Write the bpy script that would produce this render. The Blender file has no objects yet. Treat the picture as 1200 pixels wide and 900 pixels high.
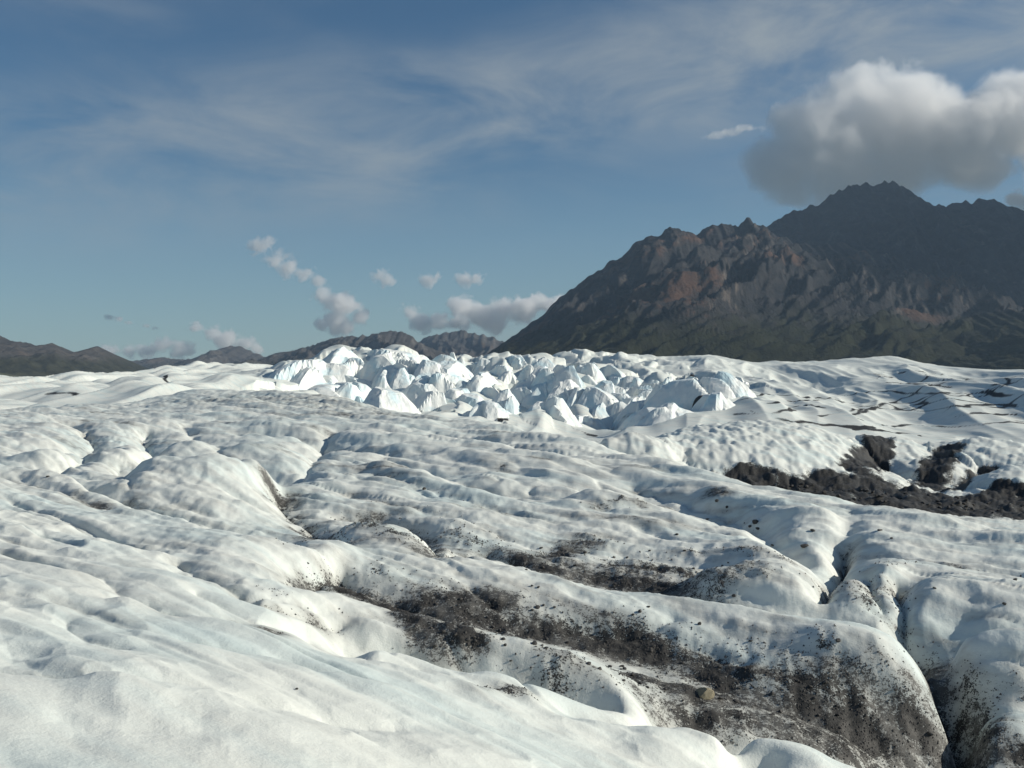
import bpy, bmesh, math, random
import numpy as np
from mathutils import Vector

sc = bpy.context.scene
col = sc.collection
R = math.radians

# ------------------------------------------------------------------ camera
EYE = 3.0            # eye height over the mean ice surface
FPX, HX, HY = 1200.0, 600.0, 440.0      # focal length and vanishing point in photo pixels
cam = bpy.data.cameras.new('camera')
cam.sensor_width = 36.0
cam.lens = 36.0
cam.shift_y = -10.0 / 1200.0
cam.clip_start = 0.1
cam.clip_end = 90000.0
camo = bpy.data.objects.new('camera', cam)
camo.location = (0, 0, EYE)
camo.rotation_euler = (R(90), 0, 0)
col.objects.link(camo)
sc.camera = camo

# ------------------------------------------------------------------ light
SUN_AZ, SUN_EL = R(92), R(25)           # clockwise from the view direction (+Y)
sun = bpy.data.lights.new('sun', 'SUN')
sun.energy = 5.0
sun.angle = R(0.53)
sun.color = (1.0, 0.945, 0.83)
suno = bpy.data.objects.new('sun', sun)
sd = Vector((math.sin(SUN_AZ) * math.cos(SUN_EL), math.cos(SUN_AZ) * math.cos(SUN_EL), math.sin(SUN_EL)))
suno.rotation_euler = (-sd).to_track_quat('-Z', 'Y').to_euler()
col.objects.link(suno)

world = bpy.data.worlds.new('World')
sc.world = world
world.use_nodes = True
SKY_STRENGTH = 0.063

sc.view_settings.view_transform = 'Standard'
sc.view_settings.look = 'None'
sc.view_settings.gamma = 1.0
sc.view_settings.use_curve_mapping = False
sc.view_settings.exposure = 0.0
sc.render.engine = 'CYCLES'
sc.cycles.use_denoising = True
sc.cycles.max_bounces = 8
sc.cycles.diffuse_bounces = 3
sc.cycles.volume_bounces = 8
sc.cycles.volume_max_steps = 256
sc.cycles.sample_clamp_indirect = 10.0


# ------------------------------------------------------------------ node helpers
class NT:
    def __init__(self, tree):
        self.t = tree
        tree.nodes.clear()

    def n(self, typ, **kw):
        nd = self.t.nodes.new(typ)
        for k, v in kw.items():
            if k == 'ins':
                for kk, vv in v.items():
                    s = nd.inputs[kk]
                    if isinstance(vv, bpy.types.NodeSocket):
                        self.t.links.new(vv, s)
                    else:
                        s.default_value = vv
            else:
                setattr(nd, k, v)
        return nd

    def math(self, op, a, b=0.0, c=None, clamp=False):
        ins = {0: a, 1: b}
        if c is not None:
            ins[2] = c
        return self.n('ShaderNodeMath', operation=op, use_clamp=clamp, ins=ins).outputs[0]

    def ramp(self, v, lo, hi, a=0.0, b=1.0, smooth=True):
        m = self.n('ShaderNodeMapRange', interpolation_type='SMOOTHSTEP' if smooth else 'LINEAR',
                   ins={0: v, 1: lo, 2: hi, 3: a, 4: b})
        return m.outputs[0]

    def mix(self, f, a, b):
        m = self.n('ShaderNodeMix', data_type='RGBA')
        for s, v in ((m.inputs[0], f), (m.inputs[6], a), (m.inputs[7], b)):
            if isinstance(v, bpy.types.NodeSocket):
                self.t.links.new(v, s)
            else:
                s.default_value = (*v, 1.0) if isinstance(v, tuple) and len(v) == 3 else v
        return m.outputs[2]

    def noise(self, vec, scale, detail=4.0, rough=0.55, dist=0.0):
        return self.n('ShaderNodeTexNoise', ins={'Vector': vec, 'Scale': scale, 'Detail': detail,
                                                 'Roughness': rough, 'Distortion': dist}).outputs[0]

    def mapping(self, vec, scale=(1, 1, 1), rot=(0, 0, 0), loc=(0, 0, 0)):
        return self.n('ShaderNodeMapping', ins={'Vector': vec, 'Scale': scale, 'Rotation': rot, 'Location': loc}).outputs[0]


def new_mat(name):
    m = bpy.data.materials.new(name)
    m.use_nodes = True
    return m, NT(m.node_tree)


# ------------------------------------------------------------------ world: Nishita sky with thin high cirrus
t = NT(world.node_tree)
sky = t.n('ShaderNodeTexSky', sky_type='NISHITA', sun_disc=False)
sky.sun_elevation = SUN_EL
sky.sun_rotation = SUN_AZ
sky.altitude = 600
sky.air_density = 1.0
sky.dust_density = 0.5
sky.ozone_density = 3.0
d = t.n('ShaderNodeTexCoord').outputs['Generated']
sep = t.n('ShaderNodeSeparateXYZ', ins={0: d})
zc = t.math('MAXIMUM', sep.outputs[2], 0.0)
zz = t.math('ADD', zc, 0.10)
px = t.math('DIVIDE', sep.outputs[0], zz)
py = t.math('DIVIDE', sep.outputs[1], zz)
pv = t.n('ShaderNodeCombineXYZ', ins={0: px, 1: py, 2: 0.0}).outputs[0]
hyp = t.math('SQRT', t.math('ADD', t.math('MULTIPLY', sep.outputs[0], sep.outputs[0]), t.math('MULTIPLY', sep.outputs[1], sep.outputs[1])))
elev = t.math('DIVIDE', zc, t.math('MAXIMUM', hyp, 0.05))
# a long veil that crosses the sky from low on one side to high on the other, with loose streaks round it
m1 = t.mapping(d, scale=(2.2, 2.2, 7.0), rot=(0, R(-10), 0), loc=(3.1, 1.7, 0))
nb = t.noise(m1, 1.1, 3.0, 0.5)
m2 = t.mapping(d, scale=(3.2, 3.2, 9.5), rot=(0, R(-12), 0), loc=(0.4, 0.2, 0))
ns = t.noise(m2, 1.6, 9.0, 0.60, 0.5)
axis = t.math('MULTIPLY_ADD', sep.outputs[0], 0.155, 0.262)
off = t.math('ABSOLUTE', t.math('SUBTRACT', elev, t.math('ADD', axis, t.math('MULTIPLY', t.math('SUBTRACT', nb, 0.5), 0.14))))
veil = t.ramp(off, 0.015, 0.115, 1.0, 0.0)
loose = t.math('MULTIPLY', t.ramp(nb, 0.45, 0.68), 0.45)
big = t.math('MAXIMUM', veil, loose)
fine = t.ramp(ns, 0.26, 0.72)
cir = t.math('MULTIPLY', big, fine)
cir = t.math('MULTIPLY', cir, t.math('MULTIPLY_ADD', sep.outputs[0], 0.45, 0.85), clamp=True)
skyb = t.n('ShaderNodeHueSaturation', ins={'Hue': 0.5, 'Saturation': 1.10, 'Value': 1.0, 'Color': t.mix(1.0, sky.outputs[0], sky.outputs[0])}).outputs[0]
tint = t.n('ShaderNodeMix', data_type='RGBA', blend_type='MULTIPLY')
tint.inputs[0].default_value = 1.0
tint.inputs[7].default_value = (0.79, 1.0, 1.04, 1)
t.t.links.new(skyb, tint.inputs[6])
skyb = tint.outputs[2]
skyh = t.mix(t.ramp(elev, 0.0, 0.20, 0.55, 0.0, smooth=False), skyb, (5.3, 7.3, 8.2))
skyc = t.mix(cir, skyh, (5.0, 5.6, 6.0))
bg = t.n('ShaderNodeBackground', ins={0: skyc, 1: SKY_STRENGTH})
out = t.n('ShaderNodeOutputWorld', ins={0: bg.outputs[0]})


# ------------------------------------------------------------------ numpy noise
def _hash(ix, iy, seed):
    h = (ix.astype(np.int64) * 374761393 + iy.astype(np.int64) * 668265263 + seed * 1274126177) & 0xffffffff
    h = ((h ^ (h >> 13)) * 1274126177) & 0xffffffff
    h = (h ^ (h >> 16)) & 0xffffffff
    return h / 4294967295.0


def perlin(x, y, seed=0):
    xi = np.floor(x); yi = np.floor(y)
    xf = x - xi; yf = y - yi
    u = xf * xf * xf * (xf * (xf * 6 - 15) + 10)
    v = yf * yf * yf * (yf * (yf * 6 - 15) + 10)

    def g(ox, oy):
        a = _hash(xi + ox, yi + oy, seed) * 2 * np.pi
        return np.cos(a) * (xf - ox) + np.sin(a) * (yf - oy)
    a = g(0, 0); b = g(1, 0); c = g(0, 1); e = g(1, 1)
    return (a + (b - a) * u + ((c + (e - c) * u) - (a + (b - a) * u)) * v) * 1.5


def fbm(x, y, octv=4, seed=0, gain=0.5):
    s = 0; amp = 1.0; f = 1.0
    for k in range(octv):
        s = s + amp * perlin(x * f, y * f, seed + k * 17)
        amp *= gain; f *= 2.03
    return s


def ridged(x, y, octv=4, seed=0, gain=0.5):
    s = 0; amp = 1.0; f = 1.0; w = 1.0
    for k in range(octv):
        n = 1 - np.abs(perlin(x * f, y * f, seed + k * 13))
        n = n * n * w
        w = np.clip(n * 1.6, 0, 1)
        s = s + amp * n
        amp *= gain; f *= 2.05
    return s


def voronoi(x, y, seed=0):
    """F1, F2 distances, id value and centre of the nearest cell"""
    xi = np.floor(x); yi = np.floor(y)
    f1 = np.full(x.shape, 9.0); f2 = np.full(x.shape, 9.0)
    cid = np.zeros(x.shape); cx = np.zeros(x.shape); cy = np.zeros(x.shape)
    for ox in (-1, 0, 1):
        for oy in (-1, 0, 1):
            ax = xi + ox; ay = yi + oy
            jx = ax + _hash(ax, ay, seed); jy = ay + _hash(ax, ay, seed + 5)
            dd = np.hypot(x - jx, y - jy)
            near = dd < f1
            f2 = np.where(near, f1, np.minimum(f2, dd))
            cid = np.where(near, _hash(ax, ay, seed + 9), cid)
            cx = np.where(near, jx, cx); cy = np.where(near, jy, cy)
            f1 = np.where(near, dd, f1)
    return f1, f2, cid, cx, cy


def sstep(x, a, b):
    q = np.clip((x - a) / (b - a), 0, 1)
    return q * q * (3 - 2 * q)


def add_attr(me, name, arr):
    at = me.attributes.new(name, 'FLOAT', 'POINT')
    at.data.foreach_set('value', arr.astype(np.float32).ravel())


def grid_mesh(name, X, Y, Z):
    ny, nx = X.shape
    me = bpy.data.meshes.new(name)
    co = np.stack([X, Y, Z], -1).reshape(-1, 3).astype(np.float32)
    i = np.arange(ny * nx).reshape(ny, nx)
    q = np.stack([i[:-1, :-1], i[:-1, 1:], i[1:, 1:], i[1:, :-1]], -1).reshape(-1, 4).astype(np.int32)
    me.vertices.add(len(co)); me.vertices.foreach_set('co', co.ravel())
    me.loops.add(q.size); me.loops.foreach_set('vertex_index', q.ravel())
    me.polygons.add(len(q))
    me.polygons.foreach_set('loop_start', np.arange(0, q.size, 4, dtype=np.int32))
    me.polygons.foreach_set('use_smooth', np.ones(len(q), dtype=bool))
    me.update()
    return me


def link(name, me, mat, **props):
    o = bpy.data.objects.new(name, me)
    if mat:
        me.materials.append(mat)
    col.objects.link(o)
    for k, v in props.items():
        o[k] = v
    return o


# ------------------------------------------------------------------ glacier: control lines
# every line: (photo x, photo y, forward distance in m); the height follows from the sight line.
# 'H' lines: (photo x, distance, height) for ground hidden behind a crest
P, Hd = [], []


def line(*pts, k=0.0): P.append([(x, y, d * (1 + k * (1 if d < 30 else 0.6))) for x, y, d in pts])
def hid(*pts): Hd.append([(x, d, z - (0.22 if d < 27 else 0.3 if d < 95 else 0)) for x, d, z in pts])


# near slope, falling to the right
line((-500, 1100, 2.6), (0, 1100, 2.8), (300, 1100, 3.2), (600, 1100, 3.9), (850, 1100, 4.9), (1200, 1100, 6.2), (1700, 1100, 6.5))
line((-500, 900, 4.0), (0, 900, 4.3), (150, 900, 4.5), (300, 900, 4.9), (450, 900, 5.6), (600, 900, 6.5), (720, 900, 7.3), (830, 900, 8.1))
line((-500, 780, 6.0), (0, 780, 6.3), (150, 780, 6.6), (300, 780, 7.2), (450, 790, 8.0), (560, 822, 8.15), (660, 845, 8.2), (740, 868, 8.25))
line((-400, 690, 8.6), (0, 690, 8.9), (150, 690, 9.3), (250, 700, 9.8), (330, 722, 9.9))
line((-400, 610, 13.0), (0, 610, 13.4), (80, 625, 12.9), (160, 640, 12.6), (230, 655, 12.3))
# crest F and base of D behind it
line((430, 757, 9.3), (480, 766, 9.7), (532, 781, 9.55), (592, 787, 9.6), (642, 802, 9.5), (665, 812, 9.45), (700, 825, 9.4), (730, 833, 9.4), k=-0.036)
hid((400, 10.4, 0.30), (480, 10.5, 0.12), (560, 10.3, 0.0), (640, 10.1, -0.1), (720, 9.8, -0.25))
# crest E and the hidden trough behind it
line((655, 838, 8.7), (700, 834, 8.85), (733, 838, 8.95), (767, 842, 9.0), (800, 845, 9.05), (840, 857, 9.0), (883, 862, 9.0), (910, 860, 9.05), (950, 875, 9.05), (983, 893, 9.0), (1007, 900, 9.05), (1060, 935, 9.0), (1150, 990, 8.6), k=-0.036)
line((663, 843, 8.5), (717, 857, 8.6), (767, 868, 8.6), (800, 881, 8.6), (830, 897, 8.5), (900, 930, 8.2), k=0.036)
hid((780, 9.7, -0.50), (850, 9.75, -0.65), (920, 9.8, -0.75), (1000, 9.9, -0.95), (1070, 9.9, -1.15))
# crest D
line((225, 655, 12.0), (270, 672, 11.6), (300, 685, 11.3), (330, 693, 11.2), (400, 705, 11.5), (433, 715, 11.4), (480, 735, 11.1), (517, 747, 10.95), (592, 759, 10.8), (640, 770, 10.6), (690, 792, 10.4), (730, 812, 10.15), (755, 837, 9.9), k=-0.036)
# trough T1
line((350, 689, 12.3), (400, 684, 13.1), (450, 708, 12.7), (500, 725, 12.3), (560, 736, 12.15), (640, 748, 12.1), (700, 757, 12.0), (780, 778, 11.7), (840, 803, 11.2), (900, 826, 10.9), (960, 842, 10.8), (1050, 872, 10.7), (1120, 905, 10.6), k=0.036)
line((790, 806, 10.9), (830, 815, 10.85), (880, 829, 10.7), (940, 848, 10.5), (1000, 868, 10.4))
# bulge of body B
line((420, 668, 13.7), (480, 683, 13.4), (540, 697, 13.1), (600, 700, 13.2), (680, 712, 13.0), (760, 728, 12.7), (830, 745, 12.4), (900, 752, 12.2), (970, 760, 11.8), (1030, 785, 11.5), (1070, 820, 11.3))
line((860, 792, 11.6), (940, 800, 11.4), (1010, 812, 11.25), (1060, 845, 11.1))
# crest A / B
line((-400, 540, 21.5), (0, 541, 21.8), (60, 552, 20.5), (143, 587, 16.8), (200, 603, 15.7), (250, 620, 14.8), (333, 633, 14.3), (390, 640, 14.2), k=-0.036)
line((405, 607, 17.6), (443, 610, 17.3), (483, 623, 16.3), (533, 647, 15.2), (567, 655, 15.0), (627, 677, 14.3), (653, 677, 14.4), (700, 688, 14.1), (750, 695, 14.0), (800, 702, 13.8), (880, 713, 13.3), (940, 723, 12.7), (967, 728, 12.4), (997, 725, 12.4), (1033, 743, 12.1), (1060, 767, 11.9), (1083, 793, 11.8), (1100, 833, 11.6), (1117, 870, 11.4), k=-0.036)
# trough T2 behind A/B, running into the crack on the right
hid((-300, 26, 0.95), (0, 25, 0.9), (100, 21, 0.75), (200, 17.2, 0.62), (260, 16.2, 0.52), (320, 16.0, 0.42))
line((326, 576, 24.0), (330, 592, 22.5), (360, 611, 20.6), (396, 630, 18.2), k=0.006)
line((440, 612, 20.6), (480, 620, 20.0), (520, 641, 18.6), (560, 653, 18.0), (600, 668, 17.0), k=0.036)
hid((660, 16.4, -0.30), (760, 15.9, -0.40), (860, 15.2, -0.45), (940, 14.8, -0.55), (1010, 14.4, -0.8))
line((1030, 735, 14.5), (1062, 752, 14.3), (1078, 768, 13.9), (1094, 795, 13.2), (1113, 840, 12.4), (1128, 880, 11.7), (1140, 930, 10.8), k=0.006)
# right-hand hummocks beside the crack
line((1088, 760, 13.0), (1100, 747, 12.9), (1127, 737, 12.7), (1160, 733, 12.6), (1200, 737, 12.4), (1300, 742, 12.3), (1700, 750, 12.0), k=-0.008)
line((1125, 815, 12.1), (1150, 822, 11.95), (1200, 825, 11.8), (1400, 835, 11.6), k=0.006)
line((1137, 850, 11.3), (1155, 838, 11.2), (1180, 838, 11.15), (1210, 846, 11.1), (1400, 850, 11.0), k=-0.008)
line((1140, 905, 10.6), (1200, 925, 10.4), (1400, 940, 10.0), k=0.006)
hid((1110, 13.8, -0.7), (1200, 13.7, -0.62), (1400, 13.7, -0.6))
# ridge S
line((820, 652, 17.2), (867, 655, 16.8), (927, 667, 16.2), (967, 680, 15.8), (1000, 692, 15.5), (1047, 703, 15.3), (1078, 724, 14.9), k=-0.036)
line((700, 676, 17.0), (780, 680, 16.6), (850, 690, 16.0), k=0.036)
# ridge H crests
line((338, 562, 24.6), (400, 576, 23.4), (460, 589, 22.3), (520, 604, 21.3), (600, 624, 20.0), (680, 642, 19.0), (760, 645, 19.0), (830, 640, 19.2))
line((400, 546, 27.5), (450, 538, 28.2), (477, 551, 26.6), (533, 567, 24.8), (607, 583, 23.4), (667, 597, 22.4), (705, 611, 21.4), k=-0.036)
line((656, 586, 24.0), (690, 580, 24.3), (740, 584, 23.8), (785, 596, 22.6), (818, 608, 21.6), (857, 617, 20.9), (897, 642, 18.9), (927, 662, 17.6), k=-0.036)
hid((700, 26.0, -0.1), (780, 25.0, -0.2), (840, 23.6, -0.25), (900, 20.9, -0.45), (940, 19.0, -0.55))
hid((430, 30.6, 0.45), (470, 29.0, 0.35), (530, 26.8, 0.2), (600, 25.2, 0.1), (650, 24.4, 0.0))
hid((150, 25.5, 0.55), (200, 25.5, 0.5), (260, 25.3, 0.5), (310, 25.6, 0.4))
hid((60, 31.0, 0.7), (140, 32.0, 0.6), (240, 34.0, 0.7), (340, 33.0, 0.6))
# dome I face
line((420, 512, 37.0), (500, 522, 34.0), (560, 530, 32.0), (640, 545, 29.0), (720, 556, 28.2), (800, 573, 25.8))
# hummock G rows
line((150, 552, 21.0), (182, 536, 23.2), (233, 538, 22.8), (283, 533, 23.4), (316, 540, 23.6), k=0.004)
line((60, 524, 27.5), (100, 516, 29), (140, 517, 28.4), (180, 512, 30), (240, 512, 31), (300, 513, 31), (340, 518, 30), (370, 524, 29.5), k=-0.036)
line((-300, 505, 36), (0, 506, 36), (60, 502, 38), (120, 497, 40), (180, 496, 42), (260, 494, 43), (340, 492, 43), (400, 496, 40))
# mid silhouette M
line((-500, 478, 55), (0, 480, 54), (60, 477, 56), (110, 474, 58), (150, 476, 60), (165, 473, 62), (200, 462, 68), (240, 453, 71), (270, 457, 68), (350, 461, 62), (400, 466, 58), (430, 475, 53), (490, 485, 47), (560, 492, 42.5), (620, 505, 38), (650, 509, 36.5), (700, 521, 33.5), (760, 537, 30.5), (800, 548, 28.8), (850, 562, 26.8), (900, 574, 25.4), (930, 577, 25.2), (967, 579, 25.6), (1000, 586, 25.0))
# P and Q
line((833, 570, 26.0), (900, 580, 24.6), (950, 590, 23.6), (987, 613, 21.6), (994, 630, 20.3), k=-0.036)
line((880, 625, 21.2), (930, 632, 20.2), (970, 648, 18.9), (985, 662, 18.0))
line((990, 636, 20.6), (988, 656, 19.0), (962, 680, 17.0), k=0.036)
line((998, 640, 19.9), (1002, 620, 21.4), (1010, 604, 22.7), (1022, 596, 23.4), (1060, 598, 23.2), (1110, 608, 22.2), (1150, 620, 21.2), (1200, 636, 19.8), (1300, 650, 18.5), (1700, 660, 18), k=-0.036)
line((1010, 650, 18.9), (1060, 645, 18.9), (1120, 650, 18.6), (1200, 665, 17.6), (1400, 670, 17.2))
line((985, 672, 17.0), (1010, 690, 16.2), (1040, 697, 15.9), (1062, 690, 16.0), (1095, 668, 16.9), (1150, 676, 16.6), (1200, 680, 16.5), (1400, 685, 16.3), k=0.036)
line((1002, 668, 17.0), (1020, 660, 17.4), (1040, 657, 17.5), (1056, 668, 16.8), k=-0.036)
line((1070, 680, 15.9), (1093, 674, 16.0), (1133, 684, 15.7), (1200, 688, 15.5), (1400, 692, 15.3), k=-0.036)
line((1086, 735, 14.5), (1130, 738, 14.5), k=0.006)
# hidden hollow beyond M
hid((-500, 75, -1.0), (0, 75, -0.5), (120, 78, 0.0), (240, 92, 0.5), (350, 84, -0.5), (450, 72, -1.5), (560, 62, -2.2), (660, 50, -2.4), (740, 42, -2.2), (800, 39, -2.2), (850, 37, -2.4), (900, 35, -2.3))
# hummock J, domes K, L, N and the gravel gully
line((690, 517, 49), (715, 512, 51), (740, 511, 52), (770, 516, 51), (786, 524, 50), k=-0.036)
line((786, 540, 47.5), (790, 520, 55), (800, 509, 60), (830, 503, 62), (880, 499, 63), (920, 498, 63.5), (970, 503, 62.5), (1005, 510, 61), (1020, 514, 60), k=-0.036)
line((800, 545, 46.5), (860, 562, 45), (917, 575, 43.5), (955, 569, 45), (985, 561, 47.5), (1005, 549, 51.5), (1014, 535, 55), k=0.036)
line((830, 530, 51), (900, 538, 50), (970, 538, 51.5))
hid((1026, 56, -2.0), (1027, 62, -1.5), (1028, 68, -1.2))
line((940, 583, 40), (1000, 582, 41), (1060, 583, 42), (1120, 590, 41.5), (1200, 606, 38.5), (1500, 610, 38))
line((1034, 532, 62), (1050, 512, 65), (1078, 512, 65), (1100, 518, 64), (1113, 530, 62), k=-0.036)
line((1040, 562, 50.5), (1060, 566, 49.5), (1082, 562, 50.5), (1092, 550, 54), k=0.036)
hid((1100, 57, -2.0), (1110, 66, -1.4))
line((1112, 545, 57), (1120, 530, 61), (1150, 518, 64), (1200, 521, 63), (1500, 524, 62), k=-0.036)
line((1120, 569, 49), (1160, 560, 51.5), (1200, 552, 53), (1500, 556, 52), k=0.036)
line((1135, 577, 46.5), (1160, 560, 48.5), (1200, 549, 50.5), (1500, 550, 50), k=-0.036)
line((1140, 600, 40.5), (1200, 596, 41.5), (1500, 600, 41), k=0.036)
hid((950, 30, -1.4), (1020, 30, -1.5), (1100, 30, -1.7), (1200, 29, -1.7), (1500, 28, -1.7))
hid((800, 72, -2.2), (880, 74, -2.2), (960, 74, -2.0), (1050, 76, -2.0), (1130, 76, -1.8), (1220, 76, -1.8), (1500, 76, -1.8))
# far ice
line((-500, 462, 120), (0, 466, 110), (80, 462, 120), (160, 458, 135), (250, 446, 140), (330, 446, 150))
line((-500, 446, 250), (0, 447, 245), (45, 454, 230), (85, 442, 270), (160, 444, 260), (200, 439, 240), (225, 433, 230), (270, 432, 230), (285, 425, 240), (300, 423, 245), (322, 431, 240), (345, 425, 250), (366, 431, 250), (385, 418, 265), (410, 413, 275), (460, 414, 275), (480, 420, 270), (502, 428, 275), (530, 421, 300), (560, 424, 310), (588, 426, 310), (600, 419, 330), (640, 418, 340), (700, 419, 350), (740, 417, 360), (780, 415, 370), (810, 416, 380), (850, 419, 380), (890, 423, 390), (900, 419, 395), (930, 420, 395), (940, 427, 385), (950, 421, 395), (970, 428, 390), (985, 421, 400), (1020, 417, 410), (1060, 419, 405), (1100, 427, 390), (1125, 433, 380), (1200, 434, 380), (1700, 432, 380))
line((345, 448, 180), (400, 446, 190), (460, 446, 195), (520, 447, 200), (600, 446, 215), (680, 446, 220), (760, 447, 220))
line((350, 466, 145), (430, 474, 130), (500, 478, 128), (560, 484, 122), (640, 492, 112), (700, 500, 104), (760, 500, 104))
line((800, 496, 92), (870, 490, 100), (940, 494, 100), (1000, 499, 98), (1080, 502, 96), (1200, 508, 92), (1600, 508, 92))
line((820, 462, 170), (900, 465, 165), (1000, 470, 158), (1100, 472, 155), (1200, 474, 150), (1600, 474, 150))
line((820, 440, 250), (900, 442, 255), (1000, 446, 250), (1100, 450, 245), (1200, 450, 245), (1600, 450, 245))
hid((-500, 320, -2.0), (0, 320, -2.0), (200, 320, -1.0), (300, 330, 1.0), (430, 350, 4.0), (500, 360, 1.0), (600, 420, 4), (780, 460, 5), (900, 480, 4), (1020, 500, 5), (1200, 470, 0), (1600, 470, 0))
hid((-800, 900, -6), (0, 900, -6), (600, 900, -6), (1200, 900, -6), (2000, 900, -6))


def dense(pts, ycol):
    a = np.array(pts, float)
    s = np.concatenate([[0], np.cumsum(np.abs(np.diff(a[:, 0])) + 0.6 * np.abs(np.diff(a[:, 1])) + 1e-6)])
    n = max(2, int(s[-1] / 2.0))
    q = np.linspace(0, s[-1], n)
    return np.stack([np.interp(q, s, a[:, k]) for k in range(3)], -1)


CON = []
for l in P:
    q = dense(l, 1)
    CON.append(np.stack([(q[:, 0] - HX) / FPX, np.log(q[:, 2]), EYE - q[:, 2] * (q[:, 1] - HY) / FPX], -1))
for l in Hd:
    a = np.array(l, float)
    n = max(2, int((abs(a[-1, 0] - a[0, 0])) / 2))
    k = np.linspace(0, len(a) - 1, n)
    q = np.stack([np.interp(k, np.arange(len(a)), a[:, j]) for j in range(3)], -1)
    CON.append(np.stack([(q[:, 0] - HX) / FPX, np.log(q[:, 1]), q[:, 2]], -1))
CON = np.concatenate(CON)

U0, U1, V0, V1 = -0.95, 0.95, math.log(1.6), math.log(950)
NU, NV = 512, 768


def upsample(h, shape):
    ny, nx = h.shape
    yy = np.linspace(0, ny - 1, shape[0]); xx = np.linspace(0, nx - 1, shape[1])
    return bilin(h, yy[:, None] + 0 * xx[None], xx[None] + 0 * yy[:, None])


def bilin(h, fy, fx):
    ny, nx = h.shape
    fy = np.clip(fy, 0, ny - 1.001); fx = np.clip(fx, 0, nx - 1.001)
    y0 = fy.astype(int); x0 = fx.astype(int)
    a = fy - y0; b = fx - x0
    return ((h[y0, x0] * (1 - b) + h[y0, x0 + 1] * b) * (1 - a)
            + (h[y0 + 1, x0] * (1 - b) + h[y0 + 1, x0 + 1] * b) * a)


def solve():
    h = None
    for lev in range(6, -1, -1):
        nu, nv = max(8, NU >> lev), max(8, NV >> lev)
        iu = np.rint((CON[:, 0] - U0) / (U1 - U0) * (nu - 1)).astype(int)
        iv = np.rint((CON[:, 1] - V0) / (V1 - V0) * (nv - 1)).astype(int)
        ok = (iu >= 0) & (iu < nu) & (iv >= 0) & (iv < nv)
        s = np.zeros((nv, nu)); c = np.zeros((nv, nu))
        np.add.at(s, (iv[ok], iu[ok]), CON[ok, 2]); np.add.at(c, (iv[ok], iu[ok]), 1)
        m = c > 0
        val = np.where(m, s / np.maximum(c, 1), 0)
        h = np.full((nv, nu), CON[:, 2].mean()) if h is None else upsample(h, (nv, nu))
        for it in range(260 if lev else 160):
            e = np.pad(h, 1, mode='edge')
            avg = (e[:-2, 1:-1] + e[2:, 1:-1] + e[1:-1, :-2] + e[1:-1, 2:]) * 0.25
            L = avg - h
            eL = np.pad(L, 1, mode='edge')
            bi = (eL[:-2, 1:-1] + eL[2:, 1:-1] + eL[1:-1, :-2] + eL[1:-1, 2:]) * 0.25 - L
            h = h + 0.25 * L * 0.35 - 0.45 * bi
            if lev == 0 and it > 140:
                h = np.where(m, h * 0.9 + val * 0.1, h)     # the last passes round the lines off
            else:
                h = np.where(m, val, h)
    for it in range(14):
        e = np.pad(h, 1, mode='edge')
        h = h + 0.5 * ((e[:-2, 1:-1] + e[2:, 1:-1] + e[1:-1, :-2] + e[1:-1, 2:]) * 0.25 - h)
    return h


HB = solve()


def base_h(X, Y):
    Y = np.maximum(Y, 1.61)
    return bilin(HB, (np.log(Y) - V0) / (V1 - V0) * (NV - 1), (X / Y - U0) / (U1 - U0) * (NU - 1))


def hit(x, y, Ymin=2.0, Ymax=500.0, surf=None):
    """where the sight line of photo point (x, y) first meets the ice"""
    u = (x - HX) / FPX
    Y = np.exp(np.linspace(math.log(Ymin), math.log(Ymax), 2500))
    z = (surf or base_h)(u * Y, Y)
    ray = EYE - Y * (y - HY) / FPX
    k = np.nonzero(z >= ray)[0]
    k = k[0] if len(k) else len(Y) - 1
    return Y[k] * u, Y[k]


# mesh grid: denser in the middle and near by
us = np.concatenate([np.linspace(-0.95, -0.54, 50)[:-1], np.linspace(-0.54, 0.54, 940), np.linspace(0.54, 0.95, 50)[1:]])
Ys = np.concatenate([np.geomspace(1.65, 6.0, 70)[:-1], np.geomspace(6.0, 30.0, 430)[:-1], np.geomspace(30, 75, 170)[:-1],
                     np.geomspace(75, 420, 310)[:-1], np.geomspace(420, 940, 30)])
GU, GY = np.meshgrid(us, Ys)
GX = GU * GY
GZ = base_h(GX, GY)
near = 1 - sstep(GY, 60, 85)

# ------------------------------------------------------------------ creases and dirt bands (photo points dropped onto the ice)
def seg_dist(poly, X, Y):
    dmin = np.full(X.shape, 1e9)
    for (x0, y0), (x1, y1) in zip(poly[:-1], poly[1:]):
        dx, dy = x1 - x0, y1 - y0
        L2 = dx * dx + dy * dy + 1e-9
        q = np.clip(((X - x0) * dx + (Y - y0) * dy) / L2, 0, 1)
        dmin = np.minimum(dmin, np.hypot(X - x0 - q * dx, Y - y0 - q * dy))
    return dmin


def near_poly(poly, reach):
    """index window of the grid round a polyline"""
    a = np.array(poly)
    r0 = np.searchsorted(Ys, a[:, 1].min() - reach); r1 = np.searchsorted(Ys, a[:, 1].max() + reach) + 1
    u = a[:, 0] / a[:, 1]
    du = reach / a[:, 1].min() * 1.6
    c0 = np.searchsorted(us, u.min() - du); c1 = np.searchsorted(us, u.max() + du) + 1
    return slice(max(r0, 0), r1), slice(max(c0, 0), c1)


dirt = np.zeros(GX.shape)
silt = np.zeros(GX.shape)
wob = 0.5 * fbm(GX * 1.3, GY * 1.3, 3, 77)       # wobble so that lines are not clean


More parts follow.
